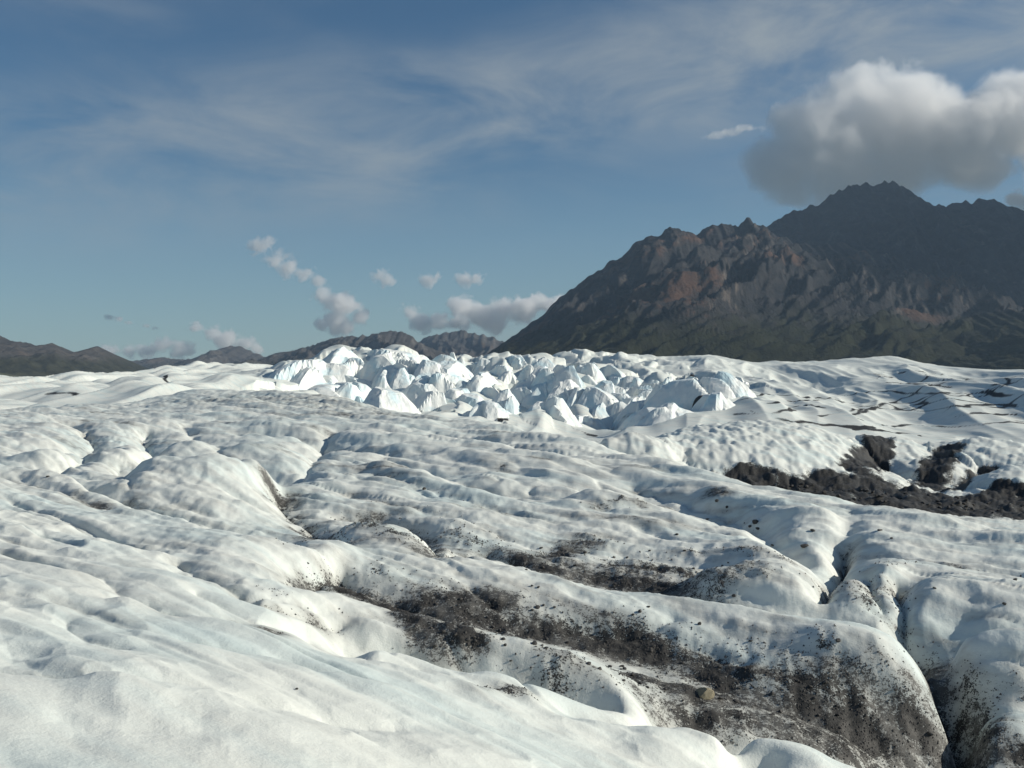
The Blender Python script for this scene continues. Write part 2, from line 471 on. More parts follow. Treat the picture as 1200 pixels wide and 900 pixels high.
def crease(pts, depth, w, dr=0.0, dw=None, Ymin=2.0):
    poly = [hit(x, y, Ymin) for x, y in pts]
    reach = max(6 * w, 7 * (dw or 0))
    s = near_poly(poly, reach)
    dd = seg_dist(poly, GX[s] + 0.35 * w * wob[s], GY[s] + 0.35 * w * wob[s])
    GZ[s] -= 1.5 * depth * np.exp(-dd / w)
    if dr:
        dirt[s] = np.maximum(dirt[s], dr * np.exp(-(dd / (dw or w)) ** 1.3))
        silt[s] = np.maximum(silt[s], (0.25 + 0.6 * dr) * np.exp(-(dd / (3.2 * (dw or w))) ** 1.2) * np.clip(0.9 + 0.8 * fbm(GX[s] / 1.2, GY[s] / 1.2, 3, 83), 0, 1.3))


def band(pts, dr, dw, Ymin=2.0):
    poly = [hit(x, y, Ymin) for x, y in pts]
    if len(poly) == 1:
        poly = poly * 2
    s = near_poly(poly, dw * 5)
    k = (0.9 if Ymin < 30 else 0.35) * dw * wob[s]
    dd = seg_dist(poly, GX[s] + k, GY[s] - k)
    if Ymin > 30:
        dirt[s] = np.maximum(dirt[s], dr * np.exp(-(dd / dw) ** 3) * (1 + 0.5 * fbm(GX[s] / 0.9, GY[s] / 1.6, 3, 79)))
        return
    v = dr * np.exp(-(dd / (dw * 1.25)) ** 1.5) * (1 + 0.9 * fbm(GX[s] / (dw * 1.6), GY[s] / (dw * 1.6), 4, 79))
    dirt[s] = np.maximum(dirt[s], v)
    silt[s] = np.maximum(silt[s], min(dr, 1.0) * np.exp(-(dd / (dw * 2.3)) ** 1.4))


crease([(326, 574), (330, 592), (360, 611), (395, 629)], 0.15, 0.25, 0.85, 0.25)
crease([(0, 552), (60, 566), (100, 578), (135, 590)], 0.12, 0.3, 0.55, 0.25)
crease([(140, 585), (170, 594), (200, 602), (250, 618), (290, 627), (350, 634)], 0.10, 0.25, 0.7, 0.22)
crease([(205, 654), (240, 667), (277, 685), (300, 702), (333, 708), (367, 717), (400, 722)], 0.10, 0.16, 0.45, 0.12)
crease([(270, 718), (295, 728), (320, 734)], 0.06, 0.12, 0.45, 0.1)
crease([(0, 640), (60, 655), (120, 668), (150, 690), (210, 708)], 0.07, 0.2, 0.2, 0.12)
crease([(0, 590), (70, 604), (130, 622), (190, 645)], 0.10, 0.25, 0.25, 0.15)
crease([(20, 690), (90, 700), (160, 728), (230, 745), (330, 765), (420, 790)], 0.06, 0.18, 0.15, 0.12)
crease([(230, 690), (300, 722), (360, 742), (430, 762), (480, 776)], 0.07, 0.16, 0.2, 0.12)
crease([(0, 780), (100, 790), (220, 800), (330, 822), (460, 850)], 0.04, 0.15, 0.1, 0.1)
crease([(420, 545), (460, 556), (520, 573), (590, 590), (650, 606)], 0.12, 0.35, 0.25, 0.25)
crease([(410, 575), (470, 590), (540, 610), (610, 632), (660, 645)], 0.10, 0.3, 0.3, 0.25)
crease([(250, 505), (330, 505), (400, 515), (480, 530)], 0.18, 0.5, 0.3, 0.4)
crease([(480, 500), (560, 512), (640, 528), (720, 548)], 0.15, 0.5, 0.15, 0.4)
crease([(740, 566), (800, 585), (850, 600), (890, 620)], 0.15, 0.35, 0.25, 0.25)
crease([(1010, 648), (1060, 652), (1110, 660), (1160, 668), (1200, 676)], 0.12, 0.25, 0.4, 0.2)
crease([(690, 735), (760, 745), (820, 760), (870, 776)], 0.06, 0.15, 0.4, 0.15)
crease([(400, 601), (445, 608), (483, 618), (520, 640), (565, 652), (600, 664)], 0.22, 0.25, 0.8, 0.3)
crease([(60, 545), (97, 523), (110, 510), (97, 497), (80, 493)], 0.3, 0.5, 0.3, 0.3)
crease([(182, 533), (180, 515), (170, 500)], 0.35, 0.5, 0.25, 0.3)
crease([(345, 556), (362, 538), (378, 518), (386, 500)], 0.3, 0.6, 0.25, 0.3)
crease([(260, 530), (225, 505), (215, 496)], 0.2, 0.5, 0.2, 0.3)
crease([(138, 532), (140, 548), (150, 565)], 0.15, 0.4, 0.2, 0.3)
crease([(450, 538), (480, 551), (535, 566), (610, 583)], 0.12, 0.35, 0.2, 0.2)
crease([(350, 688), (375, 676), (400, 668)], 0.16, 0.12, 0.95, 0.14)
crease([(300, 693), (350, 700), (400, 708), (440, 718), (485, 738)], 0.06, 0.15, 0.3, 0.12)
crease([(205, 660), (220, 664), (240, 666)], 0.04, 0.1, 0.7, 0.06)
crease([(140, 690), (170, 692), (200, 705)], 0.06, 0.14, 0.4, 0.09)
crease([(75, 716), (80, 728), (110, 740), (150, 752)], 0.05, 0.15, 0.15, 0.1)
crease([(990, 632), (989, 650), (980, 668), (965, 682)], 0.35, 0.2, 0.6, 0.12)
crease([(1076, 748), (1084, 775), (1098, 800), (1112, 838), (1126, 876), (1135, 900)], 0.25, 0.2, 0.9, 0.22)
crease([(1078, 745), (1060, 720), (1060, 690), (1052, 672)], 0.3, 0.18, 0.6, 0.15)
crease([(1035, 697), (1025, 684), (1018, 668)], 0.15, 0.15, 0.5, 0.15)
crease([(780, 598), (740, 592), (705, 592)], 0.12, 0.35, 0.3, 0.2)
crease([(660, 735), (720, 742), (770, 735), (790, 722)], 0.05, 0.1, 0.3, 0.1)

# dirt bands of the foreground troughs
band([(455, 672), (500, 690), (540, 700), (575, 708)], 0.5, 0.35)
band([(405, 690), (430, 703), (470, 716), (500, 728), (545, 742)], 0.95, 0.22)
band([(535, 706), (560, 700), (585, 705)], 1.0, 0.22)
band([(480, 712), (530, 722), (590, 735), (650, 748), (700, 756), (760, 770)], 0.95, 0.30)
band([(600, 730), (680, 745), (760, 760), (820, 785), (860, 810)], 0.8, 0.4)
band([(640, 775), (700, 785), (760, 800), (800, 815)], 0.55, 0.35)
band([(770, 800), (830, 815), (900, 830), (980, 850), (1060, 872), (1110, 890)], 1.0, 0.32)
band([(780, 835), (860, 845), (930, 862), (1010, 885)], 0.85, 0.3)
band([(800, 770), (850, 785), (920, 800), (1000, 815), (1060, 840)], 0.75, 0.35)
band([(900, 760), (930, 775), (960, 790)], 0.55, 0.35)
band([(980, 770), (1030, 800), (1060, 835)], 0.6, 0.3)
band([(870, 755), (880, 775)], 0.5, 0.25)
band([(1110, 800), (1150, 812), (1210, 812)], 0.5, 0.25)
band([(1130, 830), (1160, 850), (1200, 880), (1150, 900)], 0.8, 0.2)
band([(570, 803), (610, 808)], 0.75, 0.13)
band([(610, 655), (650, 668), (700, 678), (760, 688), (800, 694)], 0.95, 0.35)
band([(645, 650), (670, 640), (690, 632)], 0.8, 0.35)
band([(720, 672), (770, 668), (800, 674)], 0.7, 0.4)
band([(845, 690), (855, 675), (875, 665)], 0.7, 0.3)
band([(530, 625), (560, 640), (590, 650)], 0.45, 0.4)
band([(410, 612), (450, 618), (490, 632)], 0.55, 0.25)
band([(690, 660), (740, 652), (800, 650), (870, 646)], 0.4, 0.25)
band([(870, 648), (900, 652), (925, 660)], 0.55, 0.2)
band([(975, 672), (1005, 685), (1035, 680)], 0.55, 0.35)
band([(1030, 660), (1060, 655), (1090, 662)], 0.4, 0.3)
band([(1040, 715), (1060, 735), (1075, 745)], 0.6, 0.3)
band([(190, 600), (220, 585), (260, 590)], 0.25, 0.6)
band([(270, 615), (290, 620)], 0.4, 0.35)
band([(205, 640), (240, 645)], 0.4, 0.25)
band([(280, 678), (310, 688)], 0.45, 0.2)
band([(480, 488), (440, 486), (400, 486)], 0.6, 1.2)
band([(250, 468), (320, 468), (400, 475)], 0.5, 2.5)
band([(700, 590), (740, 588), (755, 590)], 0.6, 0.2)
band([(582, 550), (590, 545)], 0.6, 0.25)
band([(845, 575), (835, 573)], 0.9, 0.2)
# gravel gully below the domes on the right
band([(920, 577), (980, 572), (1040, 572), (1100, 585), (1180, 592), (1300, 600)], 1.5, 2.7, 34)
band([(960, 583), (1040, 590), (1120, 598), (1200, 605)], 1.5, 2.2, 34)
band([(1022, 540), (1028, 528), (1030, 520)], 1.6, 1.0, 34)
band([(1005, 560), (1020, 545), (1030, 530)], 1.6, 1.0, 34)
band([(1082, 568), (1095, 556), (1108, 540), (1114, 532)], 1.6, 1.0, 34)
band([(1110, 572), (1140, 562), (1160, 553)], 1.5, 0.7, 34)
band([(1150, 592), (1170, 580), (1175, 572)], 1.5, 0.8, 34)
band([(1185, 590), (1195, 575)], 1.5, 0.8, 34)
band([(862, 560), (872, 556), (880, 562), (895, 570)], 1.8, 0.7, 34)
band([(700, 516), (740, 514), (780, 518)], 0.5, 1.3, 40)
band([(905, 574), (960, 579), (1040, 581), (1120, 590), (1200, 601), (1300, 606)], 1.6, 3.3, 34)
# thin dark seams on the far ice
SEAMS = [[(900, 472), (960, 468), (1030, 458), (1080, 462), (1130, 460), (1200, 464)],
         [(1070, 480), (1110, 466), (1150, 472), (1200, 478)], [(960, 488), (1020, 478), (1080, 482), (1150, 474), (1200, 474)],
         [(1000, 502), (1060, 498), (1120, 500), (1200, 492)], [(880, 482), (930, 492), (980, 498), (1030, 504), (1090, 512)],
         [(820, 462), (850, 458), (870, 450)], [(860, 470), (900, 462), (960, 466), (1010, 474)],
         [(660, 455), (700, 470), (740, 478)], [(690, 463), (720, 470), (745, 492)], [(700, 452), (740, 458), (800, 460), (850, 466)],
         [(735, 450), (732, 468), (742, 480)], [(766, 455), (764, 475), (755, 490)], [(560, 480), (575, 490), (600, 492)],
         [(590, 470), (600, 478), (596, 490)], [(800, 470), (840, 472), (860, 478)], [(1000, 486), (1030, 476), (1050, 470)],
         [(1120, 488), (1150, 484), (1200, 486)], [(670, 500), (690, 510), (700, 512)], [(810, 441), (818, 443)], [(980, 480), (1010, 492), (1040, 502)],
         [(55, 461), (75, 460), (90, 464)], [(105, 487), (112, 481)], [(128, 490), (140, 483), (165, 488)], [(190, 442), (200, 452)], [(250, 462), (265, 474), (290, 482)],
         [(1040, 448), (1080, 450), (1120, 455)], [(920, 478), (950, 474), (970, 480)], [(860, 488), (900, 484), (940, 480)], [(1150, 498), (1180, 494), (1210, 496)]]

# ------------------------------------------------------------------ relief of the ice itself
ca, sa = math.cos(R(-36)), math.sin(R(-36))
A1 = GX * ca + GY * sa          # along the flow ridges
A2 = -GX * sa + GY * ca
closing = sstep(GY, 2, 6.5)
GZ += near * (0.11 * closing * (np.abs(perlin(A1 / 4.2, A2 / 1.5, 3)) - 0.25)
              + 0.072 * (np.abs(perlin(A1 / 2.4 + 9, A2 / 0.75, 5)) - 0.25) * (0.6 + 0.4 * closing)
              + 0.042 * (np.abs(perlin(A1 / 1.5 + 4, A2 / 0.34 + 2, 6)) - 0.25) * (0.6 + 0.4 * closing)
              + 0.030 * fbm(A1 / 0.60, A2 / 0.34, 2, 8) * closing * (0.40 + 0.60 * sstep(GY, 10, 18))
              + 0.010 * fbm(GX / 0.19, GY / 0.19, 2, 9) * sstep(GY, 8, 14) * (1 - sstep(GY, 20, 32)))
# sun cups: shallow hollows that meet in low rims
c1, _, _, _, _ = voronoi(A1 / 0.62 + 0.4 * perlin(GX / 0.9, GY / 0.9, 25), A2 / 0.34, 26)
c2, _, _, _, _ = voronoi(A1 / 0.27 + 0.4 * perlin(GX / 0.4, GY / 0.4, 27), A2 / 0.17, 28)
cupm = 0.25 + 0.75 * sstep(fbm(A1 / 3.5, A2 / 1.6, 2, 29), -0.35, 0.45)
GZ += near * cupm * (0.062 * (c1 ** 2 - 0.2) * (0.75 + 0.25 * sstep(GY, 8, 14)) + 0.020 * (c2 ** 2 - 0.2) * (1 - sstep(GY, 16, 30)))
silt = np.maximum(silt, 0.55 * near * sstep(fbm(A1 / 4.0 + 7, A2 / 1.7, 4, 85), 0.12, 0.75) * sstep(GY, 11, 16) * (1 - sstep(GY, 36, 44) * sstep(GU, 0.05, 0.12)))
# melt runnels along the ridges, with a little silt in them
run = np.exp(-(perlin(A1 / 7.0 + 0.3 * perlin(A1 / 2, A2 / 2, 19), A2 / 1.15, 21) / 0.055) ** 2) * near * sstep(perlin(A1 / 5, A2 / 3, 23), -0.25, 0.25)
run *= sstep(GY, 4, 7) * (1 - 0.9 * sstep(GY, 36, 42))
GZ -= 0.05 * run * (0.5 + 0.5 * closing)
silt = np.maximum(silt, 0.36 * run)
# broad lumps on the mid field, suncups on the domes behind
mid = sstep(GY, 15, 22) * near * (1 - 0.85 * sstep(GY, 36, 42) * sstep(GU, 0.02, 0.1))
GZ += mid * (0.26 * (np.abs(perlin(A1 / 5.0 + 2, A2 / 2.2, 31)) - 0.25) + 0.13 * (np.abs(perlin(A1 / 2.2, A2 / 1.1, 33)) - 0.2))
for bx, by, ra_, rb_, bh_ in ((13.6, 54, 6.6, 9.0, 0.75), (22.7, 58, 2.5, 6.5, 0.8), (27.5, 57.5, 3.2, 7.0, 0.8), (23.6, 48, 2.2, 3.6, 0.6), (6.2, 50.5, 2.2, 3.0, 0.4)):
    q_ = ((GX - bx) / ra_) ** 2 + ((GY - by) / rb_) ** 2
    GZ += bh_ * np.sqrt(np.clip(1 - q_, 0, 1)) - 0.25 * bh_ * np.exp(-q_ * 0.6)
domes = sstep(GY, 38, 44) * (1 - sstep(GY, 70, 78)) * sstep(GU, 0.05, 0.15)
GZ += domes * (0.10 * fbm(GX / 0.6, GY / 1.8, 2, 41))
# gritty surface where the gravel lies
GZ += np.clip(dirt, 0, 1) * (0.035 * fbm(GX / 0.22, GY / 0.22, 2, 51) * (1 - sstep(GY, 24, 40)) + (0.16 * fbm(GX / 1.1, GY / 1.1, 2, 52) + 0.07 * fbm(GX / 0.3, GY / 0.5, 2, 53)) * sstep(GY, 30, 40))

# icefall: broken blocks, then calmer ribbed ice to the right of it
wx = GX + 2.5 * perlin(GX / 9, GY / 14, 61); wy = GY + 4 * perlin(GX / 9 + 7, GY / 14, 62)
far = sstep(GY, 74, 96) * (1 - sstep(GY, 420, 520))
fall = sstep(GY, 95, 125) * far * sstep(GU, -0.30, -0.17) * (1 - sstep(GU + 0.0006 * (GY - 200), 0.12, 0.26))
f1, f2, cid, cx, cy = voronoi(wx / 13.0, wy / 26.0, 71)
lx, ly = wx / 13.0 - cx, wy / 26.0 - cy
tx = _hash(np.floor(cx * 50), np.floor(cy * 50), 3) - 0.25
ty = _hash(np.floor(cx * 50), np.floor(cy * 50), 4) - 0.55
man = np.maximum(np.abs(lx * 0.8 + ly * 0.6), np.abs(-lx * 0.6 + ly * 0.8)) + 0.35 * np.minimum(np.abs(lx), np.abs(ly))
GZ += fall * (2.2 * (cid - 0.45) + (2.2 + 4.0 * cid) * (0.42 - man) + 3.2 * (tx * lx + ty * ly))
g1, g2, gid, gx, gy = voronoi(wx / 5.0 + 0.4 * lx, wy / 10.0, 81)
hx_, hy_ = wx / 5.0 + 0.4 * lx - gx, wy / 10.0 - gy
GZ += fall * (0.6 * (gid - 0.5) + 1.7 * gid * (0.4 - np.maximum(np.abs(hx_), np.abs(hy_))) + 1.2 * (gid - 0.4) * hx_)
calm = far * (1 - fall)
ra = GX - 0.16 * GY + 3.0 * perlin(GX / 25, GY / 60, 90); rb = GY
low = 1 - 0.6 * sstep(GY, 260, 360)
GZ += calm * low * (3.4 * perlin(ra / 20, rb / 110, 91) * (0.5 + 0.5 * sstep(GU, -0.05, 0.12))
              + 1.9 * (0.3 - np.abs(perlin(ra / 9.0 + 3, rb / 70, 92))) + 0.55 * (0.3 - np.abs(perlin(ra / 3.5 + 3, rb / 26, 98))) + 0.12 * fbm(GX / 3.0, GY / 8.0, 2, 94) + 1.3 * (1 - sstep(GU, -0.3, -0.15)) * np.abs(perlin(GX / 11 + 0.06 * GY, GY / 26, 96)))


def final_h(X, Y):
    X = np.asarray(X, float); Y = np.asarray(Y, float)
    fy = np.interp(Y, Ys, np.arange(len(Ys)))
    fx = np.interp(X / Y, us, np.arange(len(us)))
    return bilin(GZ, fy, fx)


gate = calm * sstep(GU + 0.04 * perlin(GX / 20, GY / 40, 99), 0.08, 0.2) * (1 - sstep(GY, 250, 330)) * sstep(perlin(GX / 26, GY / 70, 100), -0.25, 0.15)
na = perlin(ra / 11 + 5, rb / 75, 101) + 0.12 * perlin(GX / 2.5, GY / 7, 103)
nb_ = perlin(ra / 34 + 5, rb / 26, 102) + 0.10 * perlin(GX / 2.5, GY / 7, 104)
lines_ = np.maximum(np.exp(-(na / 0.030) ** 2), np.exp(-(nb_ / 0.045) ** 2))
dirt = np.maximum(dirt, 1.15 * gate * lines_)
silt = np.maximum(silt, 0.35 * gate * np.maximum(np.exp(-(na / 0.10) ** 2), np.exp(-(nb_ / 0.14) ** 2)))


def far_seam(pts, dr, px_w, depth):
    dens = []
    for (x0, y0), (x1, y1) in zip(pts[:-1], pts[1:]):
        for q in np.linspace(0, 1, 6)[:-1]:
            dens.append((x0 + (x1 - x0) * q, y0 + (y1 - y0) * q))
    poly = [hit(x, y, 80.0, surf=final_h) for x, y in dens]
    # keep runs whose points lie on one face
    run = [poly[0]]
    runs = []
    for p in poly[1:]:
        if abs(p[1] - run[-1][1]) < 0.16 * p[1]:
            run.append(p)
        else:
            runs.append(run); run = [p]
    runs.append(run)
    for run in runs:
        if len(run) < 2:
            continue
        Ym = np.mean([p[1] for p in run])
        w = px_w * Ym / FPX
        sl = near_poly(run, 14 * w)
        asp = 0.28
        sq = [(x, y * asp) for x, y in run]
        jx = 1.6 * w * fbm(GX[sl] / 3, GY[sl] / 8, 3, 88)
        dd = seg_dist(sq, GX[sl] + jx, GY[sl] * asp + jx)
        brk = 0.85 + 0.5 * fbm(GX[sl] / 4, GY[sl] / 10, 2, 89)
        dirt[sl] = np.maximum(dirt[sl], dr * brk * np.exp(-(dd / w) ** 1.5))


for sm in SEAMS:
    far_seam(sm, 1.5, 2.4, 0.3)
CREV = [[(768, 452), (766, 465), (760, 478)], [(735, 455), (733, 468)], [(700, 462), (712, 475), (718, 488)], [(800, 462), (806, 474)], [(600, 452), (606, 466)], [(660, 470), (668, 482)], [(446, 419), (452, 430), (462, 442), (468, 455)], [(387, 424), (384, 436), (388, 446)], [(422, 420), (424, 430), (418, 440)],
        [(505, 428), (515, 440), (512, 452)], [(640, 432), (636, 442)], [(560, 430), (552, 442), (556, 452)]]
for sm in CREV:
    poly = [hit(x, y, 80.0, surf=final_h) for x, y in sm]
    sl = near_poly(poly, 14)
    dd = seg_dist([(x, y * 0.5) for x, y in poly], GX[sl], GY[sl] * 0.5)
    GZ[sl] -= 3.0 * np.exp(-(dd / 1.0) ** 1.3)

# ------------------------------------------------------------------ ice material
ICE, t = new_mat('glacier_ice')
geo = t.n('ShaderNodeNewGeometry')
pos = geo.outputs['Position']
da = t.n('ShaderNodeAttribute', attribute_name='dirt').outputs['Fac']
sepp = t.n('ShaderNodeSeparateXYZ', ins={0: pos})
mp = t.mapping(pos, scale=(1, 1, 1), rot=(0, 0, R(36)))
mps = t.mapping(mp, scale=(0.28, 1.2, 0.8))
nA = t.noise(mps, 0.9, 5, 0.55)
nB = t.noise(mps, 3.2, 5, 0.6)
nC = t.noise(pos, 14.0, 4, 0.6)
nD = t.noise(pos, 55.0, 3, 0.6)
nF = t.noise(pos, 0.06, 5, 0.6)
sa_ = t.n('ShaderNodeAttribute', attribute_name='silt').outputs['Fac']
white = (0.79, 0.805, 0.74)
blue = (0.575, 0.695, 0.685)
cA = t.mix(t.math('MULTIPLY', t.ramp(nA, 0.42, 0.70), 0.6), white, blue)
dust = t.math('MULTIPLY', t.ramp(nB, 0.42, 0.75), t.ramp(nF, 0.3, 0.62))
cB = t.mix(t.math('MULTIPLY', dust, 0.62), cA, (0.50, 0.48, 0.44))
speck = t.math('ADD', t.math('MULTIPLY', nC, 0.5), t.math('MULTIPLY', nD, 0.5))
stray = t.math('MULTIPLY', t.ramp(speck, 0.61, 0.69), t.ramp(t.math('ADD', nA, t.math('MULTIPLY', nF, 0.6)), 0.70, 0.98))
cB = t.mix(t.math('MULTIPLY', stray, 0.55), cB, (0.16, 0.15, 0.135))
# thin silt film, salt and pepper
film = t.ramp(t.math('ADD', sa_, t.math('MULTIPLY', t.math('SUBTRACT', nB, 0.5), 0.9)), 0.15, 1.0)
film = t.math('MULTIPLY', film, t.ramp(sa_, 0.03, 0.25))
cC = t.mix(t.math('MULTIPLY', film, 0.80), cB, (0.205, 0.197, 0.18))
pep = t.ramp(t.math('ADD', t.math('MULTIPLY', film, 0.30), speck), 0.68, 0.76)
cC = t.mix(t.math('MULTIPLY', pep, t.ramp(film, 0.08, 0.5, 0.0, 0.85)), cC, (0.07, 0.066, 0.06))
# gravel
grit = t.ramp(t.math('ADD', t.math('MULTIPLY', da, 0.40), speck), 0.76, 0.86)
grit = t.math('MULTIPLY', grit, t.ramp(da, 0.05, 0.25))
heavy = t.ramp(t.math('ADD', da, t.math('MULTIPLY', t.math('SUBTRACT', nC, 0.5), 0.8)), 0.85, 1.35)
grit = t.math('MAXIMUM', grit, t.math('MULTIPLY', heavy, 0.93))
gcol = t.mix(t.ramp(nC, 0.35, 0.7), (0.022, 0.022, 0.021), (0.068, 0.064, 0.058))
cD = t.mix(grit, cC, gcol)
bh = t.math('ADD', t.math('MULTIPLY', nC, 0.6), t.math('MULTIPLY', nD, 0.25))
bump = t.n('ShaderNodeBump', ins={'Strength': 0.4, 'Distance': 0.03, 'Height': bh})
bs = t.n('ShaderNodeBsdfPrincipled', ins={'Base Color': cD, 'Roughness': 0.62, 'Normal': bump.outputs[0]})
bs.inputs['Specular IOR Level'].default_value = 0.25
t.n('ShaderNodeOutputMaterial', ins={0: bs.outputs[0]})

gm = grid_mesh('glacier', GX, GY, GZ)
add_attr(gm, 'dirt', dirt)
add_attr(gm, 'silt', silt)
link('glacier', gm, ICE, kind='structure')


def final_dirt(X, Y):
    fy = np.interp(Y, Ys, np.arange(len(Ys)))
    fx = np.interp(X / Y, us, np.arange(len(us)))
    return bilin(dirt, fy, fx)


# ------------------------------------------------------------------ valley floor under everything, out to the horizon
GRAVEL, t = new_mat('outwash_gravel')
pos = t.n('ShaderNodeNewGeometry').outputs['Position']
c = t.mix(t.ramp(t.noise(pos, 0.004, 6, 0.6), 0.35, 0.65), (0.10, 0.095, 0.085), (0.07, 0.08, 0.05))
bs = t.n('ShaderNodeBsdfPrincipled', ins={'Base Color': c, 'Roughness': 0.9})
t.n('ShaderNodeOutputMaterial', ins={0: bs.outputs[0]})
g = np.linspace(-40000, 40000, 41)
VX, VY = np.meshgrid(g, g)
link('valley_floor', grid_mesh('valley_floor', VX, VY, np.full(VX.shape, -9.0)), GRAVEL, kind='structure')


# ------------------------------------------------------------------ mountains
def rock_mat(name, rock, dark, scree, veg, veg_top, warm, scale):
    m, t = new_mat(name)
    geo = t.n('ShaderNodeNewGeometry')
    pos = geo.outputs['Position']
    hz = t.n('ShaderNodeSeparateXYZ', ins={0: pos}).outputs[2]
    gul = t.n('ShaderNodeAttribute', attribute_name='spur').outputs['Fac']
    n1 = t.noise(pos, 0.0022 * scale, 10, 0.70)
    n2 = t.noise(pos, 0.012 * scale, 10, 0.72)
    ms = t.mapping(pos, scale=(1.0, 0.30, 0.45), rot=(0, R(28), 0))
    n3 = t.noise(ms, 0.0085 * scale, 10, 0.70, 0.3)
    c = t.mix(t.ramp(n2, 0.35, 0.66), dark, rock)
    c = t.mix(t.math('MULTIPLY', t.ramp(n3, 0.54, 0.66), t.ramp(gul, 0.25, 0.75)), c, scree)
    c = t.mix(t.math('MULTIPLY', t.math('MULTIPLY', t.ramp(n1, 0.53, 0.62), t.ramp(gul, 0.35, 0.8)), 0.8), c, warm)
    vg = t.ramp(t.math('ADD', hz, t.math('MULTIPLY', t.math('SUBTRACT', n1, 0.5), veg_top * 2.2)), veg_top * 0.55, veg_top * 1.25, 1, 0)
    vcol = t.mix(t.ramp(n2, 0.4, 0.65), veg, tuple(v * 0.45 for v in veg))
    c = t.mix(vg, c, vcol)
    b = t.n('ShaderNodeBump', ins={'Strength': 1.0, 'Distance': 26.0 / scale, 'Height': t.math('ADD', n2, t.math('MULTIPLY', n1, 1.5))})
    bs = t.n('ShaderNodeBsdfPrincipled', ins={'Base Color': c, 'Roughness': 0.95, 'Normal': b.outputs[0]})
    bs.inputs['Specular IOR Level'].default_value = 0.1
    t.n('ShaderNodeOutputMaterial', ins={0: bs.outputs[0]})
    return m


def mountain(name, crest, Yc, Yb, mat, seed, spur_w, spur_a, nx=580, nt=200, lean=0.25, pw=1.15, jag=1.0):
    a = np.array(crest, float)
    xs = np.linspace(a[0, 0], a[-1, 0], nx)
    yc = np.interp(xs, a[:, 0], a[:, 1])
    Xc = (xs - HX) / FPX * Yc
    Hc = EYE + Yc * (HY - yc) / FPX
    Hc = Hc + jag * spur_w * 0.05 * (ridged(Xc / (spur_w * 0.22), Xc * 0, 3, seed + 3) - 1.0) * np.clip(Hc / Hc.max(), 0, 1)
    bz = -12.0
    tt = np.concatenate([np.linspace(0, 1, nt), 1 + np.linspace(0, 0.5, 30)[1:]])
    T, XX = np.meshgrid(tt, Xc, indexing='ij')
    HH = np.broadcast_to(Hc, T.shape)
    YY = Yb + (Yc - Yb) * T
    front = np.where(T <= 1, np.abs(T) ** pw, np.clip(1 - (T - 1) * 1.9, 0, 1))
    wxx = XX + (YY - Yc) * lean + spur_w * 0.22 * fbm(XX / spur_w / 1.3, YY / spur_w / 1.6, 3, seed + 1)
    sp = ridged(wxx / spur_w, YY / (spur_w * 3.2), 7, seed, 0.60)
    sp = np.clip(sp / 1.7, 0, 1.1)
    env = np.where(T <= 1, (np.clip(T, 0, 1) ** 0.7) * (1 - T ** 3), 0)
    Z = bz + (HH - bz) * front + spur_a * (HH - bz) * env * (sp - 0.72)
    Z += spur_w * 0.075 * env * (ridged(wxx / (spur_w * 0.28), YY / (spur_w * 0.7), 6, seed + 7, 0.6) - 0.9)
    me = grid_mesh(name, XX, YY, np.maximum(Z, bz))
    add_attr(me, 'spur', sp)
    return link(name, me, mat, kind='structure')


MAIN = rock_mat('mountain_rock', (0.050, 0.047, 0.046), (0.026, 0.027, 0.030), (0.15, 0.125, 0.105), (0.030, 0.032, 0.015), 260, (0.12, 0.068, 0.045), 1.0)
MASS = rock_mat('summit_rock', (0.042, 0.041, 0.043), (0.024, 0.025, 0.029), (0.085, 0.076, 0.07), (0.026, 0.029, 0.016), 260, (0.06, 0.052, 0.047), 1.0)
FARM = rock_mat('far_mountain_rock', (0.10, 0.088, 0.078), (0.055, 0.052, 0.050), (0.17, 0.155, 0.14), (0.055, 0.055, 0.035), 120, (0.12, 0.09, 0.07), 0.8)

mountain('mountain', [(553, 432), (575, 412), (610, 388), (640, 365), (655, 350), (690, 325), (715, 307), (735, 297), (745, 285), (775, 272), (785, 267), (800, 272), (815, 274), (835, 266), (850, 263), (865, 268), (875, 255), (890, 262), (905, 272), (930, 283), (955, 290), (985, 286), (1005, 292), (1025, 291), (1045, 300), (1065, 318), (1085, 332), (1100, 347), (1106, 362), (1125, 380), (1160, 395), (1230, 415)],
         6000, 3300, MAIN, 11, 520, 0.42, lean=-0.8)
mountain('mountain', [(800, 330), (850, 300), (880, 275), (905, 262), (925, 250), (940, 245), (960, 238), (980, 226), (1000, 217), (1020, 216), (1045, 214), (1060, 222), (1075, 232), (1090, 239), (1108, 243), (1116, 236), (1122, 240), (1130, 236), (1140, 240), (1148, 234), (1165, 235), (1180, 242), (1200, 248), (1260, 260), (1330, 240), (1400, 290), (1500, 330), (1650, 360)],
         7500, 5000, MASS, 23, 620, 0.40, lean=0.2)
mountain('foothill', [(960, 440), (1000, 425), (1050, 404), (1100, 384), (1140, 370), (1200, 360), (1260, 352), (1400, 380), (1550, 420)],
         4200, 2700, MAIN, 37, 420, 0.35, nx=260, nt=90)
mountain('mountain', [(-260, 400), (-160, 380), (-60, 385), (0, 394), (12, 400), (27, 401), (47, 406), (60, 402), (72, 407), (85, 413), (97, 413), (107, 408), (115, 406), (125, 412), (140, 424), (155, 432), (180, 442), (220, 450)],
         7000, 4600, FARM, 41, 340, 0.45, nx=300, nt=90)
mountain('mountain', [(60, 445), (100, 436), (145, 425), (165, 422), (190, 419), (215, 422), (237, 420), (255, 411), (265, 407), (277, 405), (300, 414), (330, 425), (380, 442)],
         12500, 9800, FARM, 43, 520, 0.4, nx=240, nt=70)
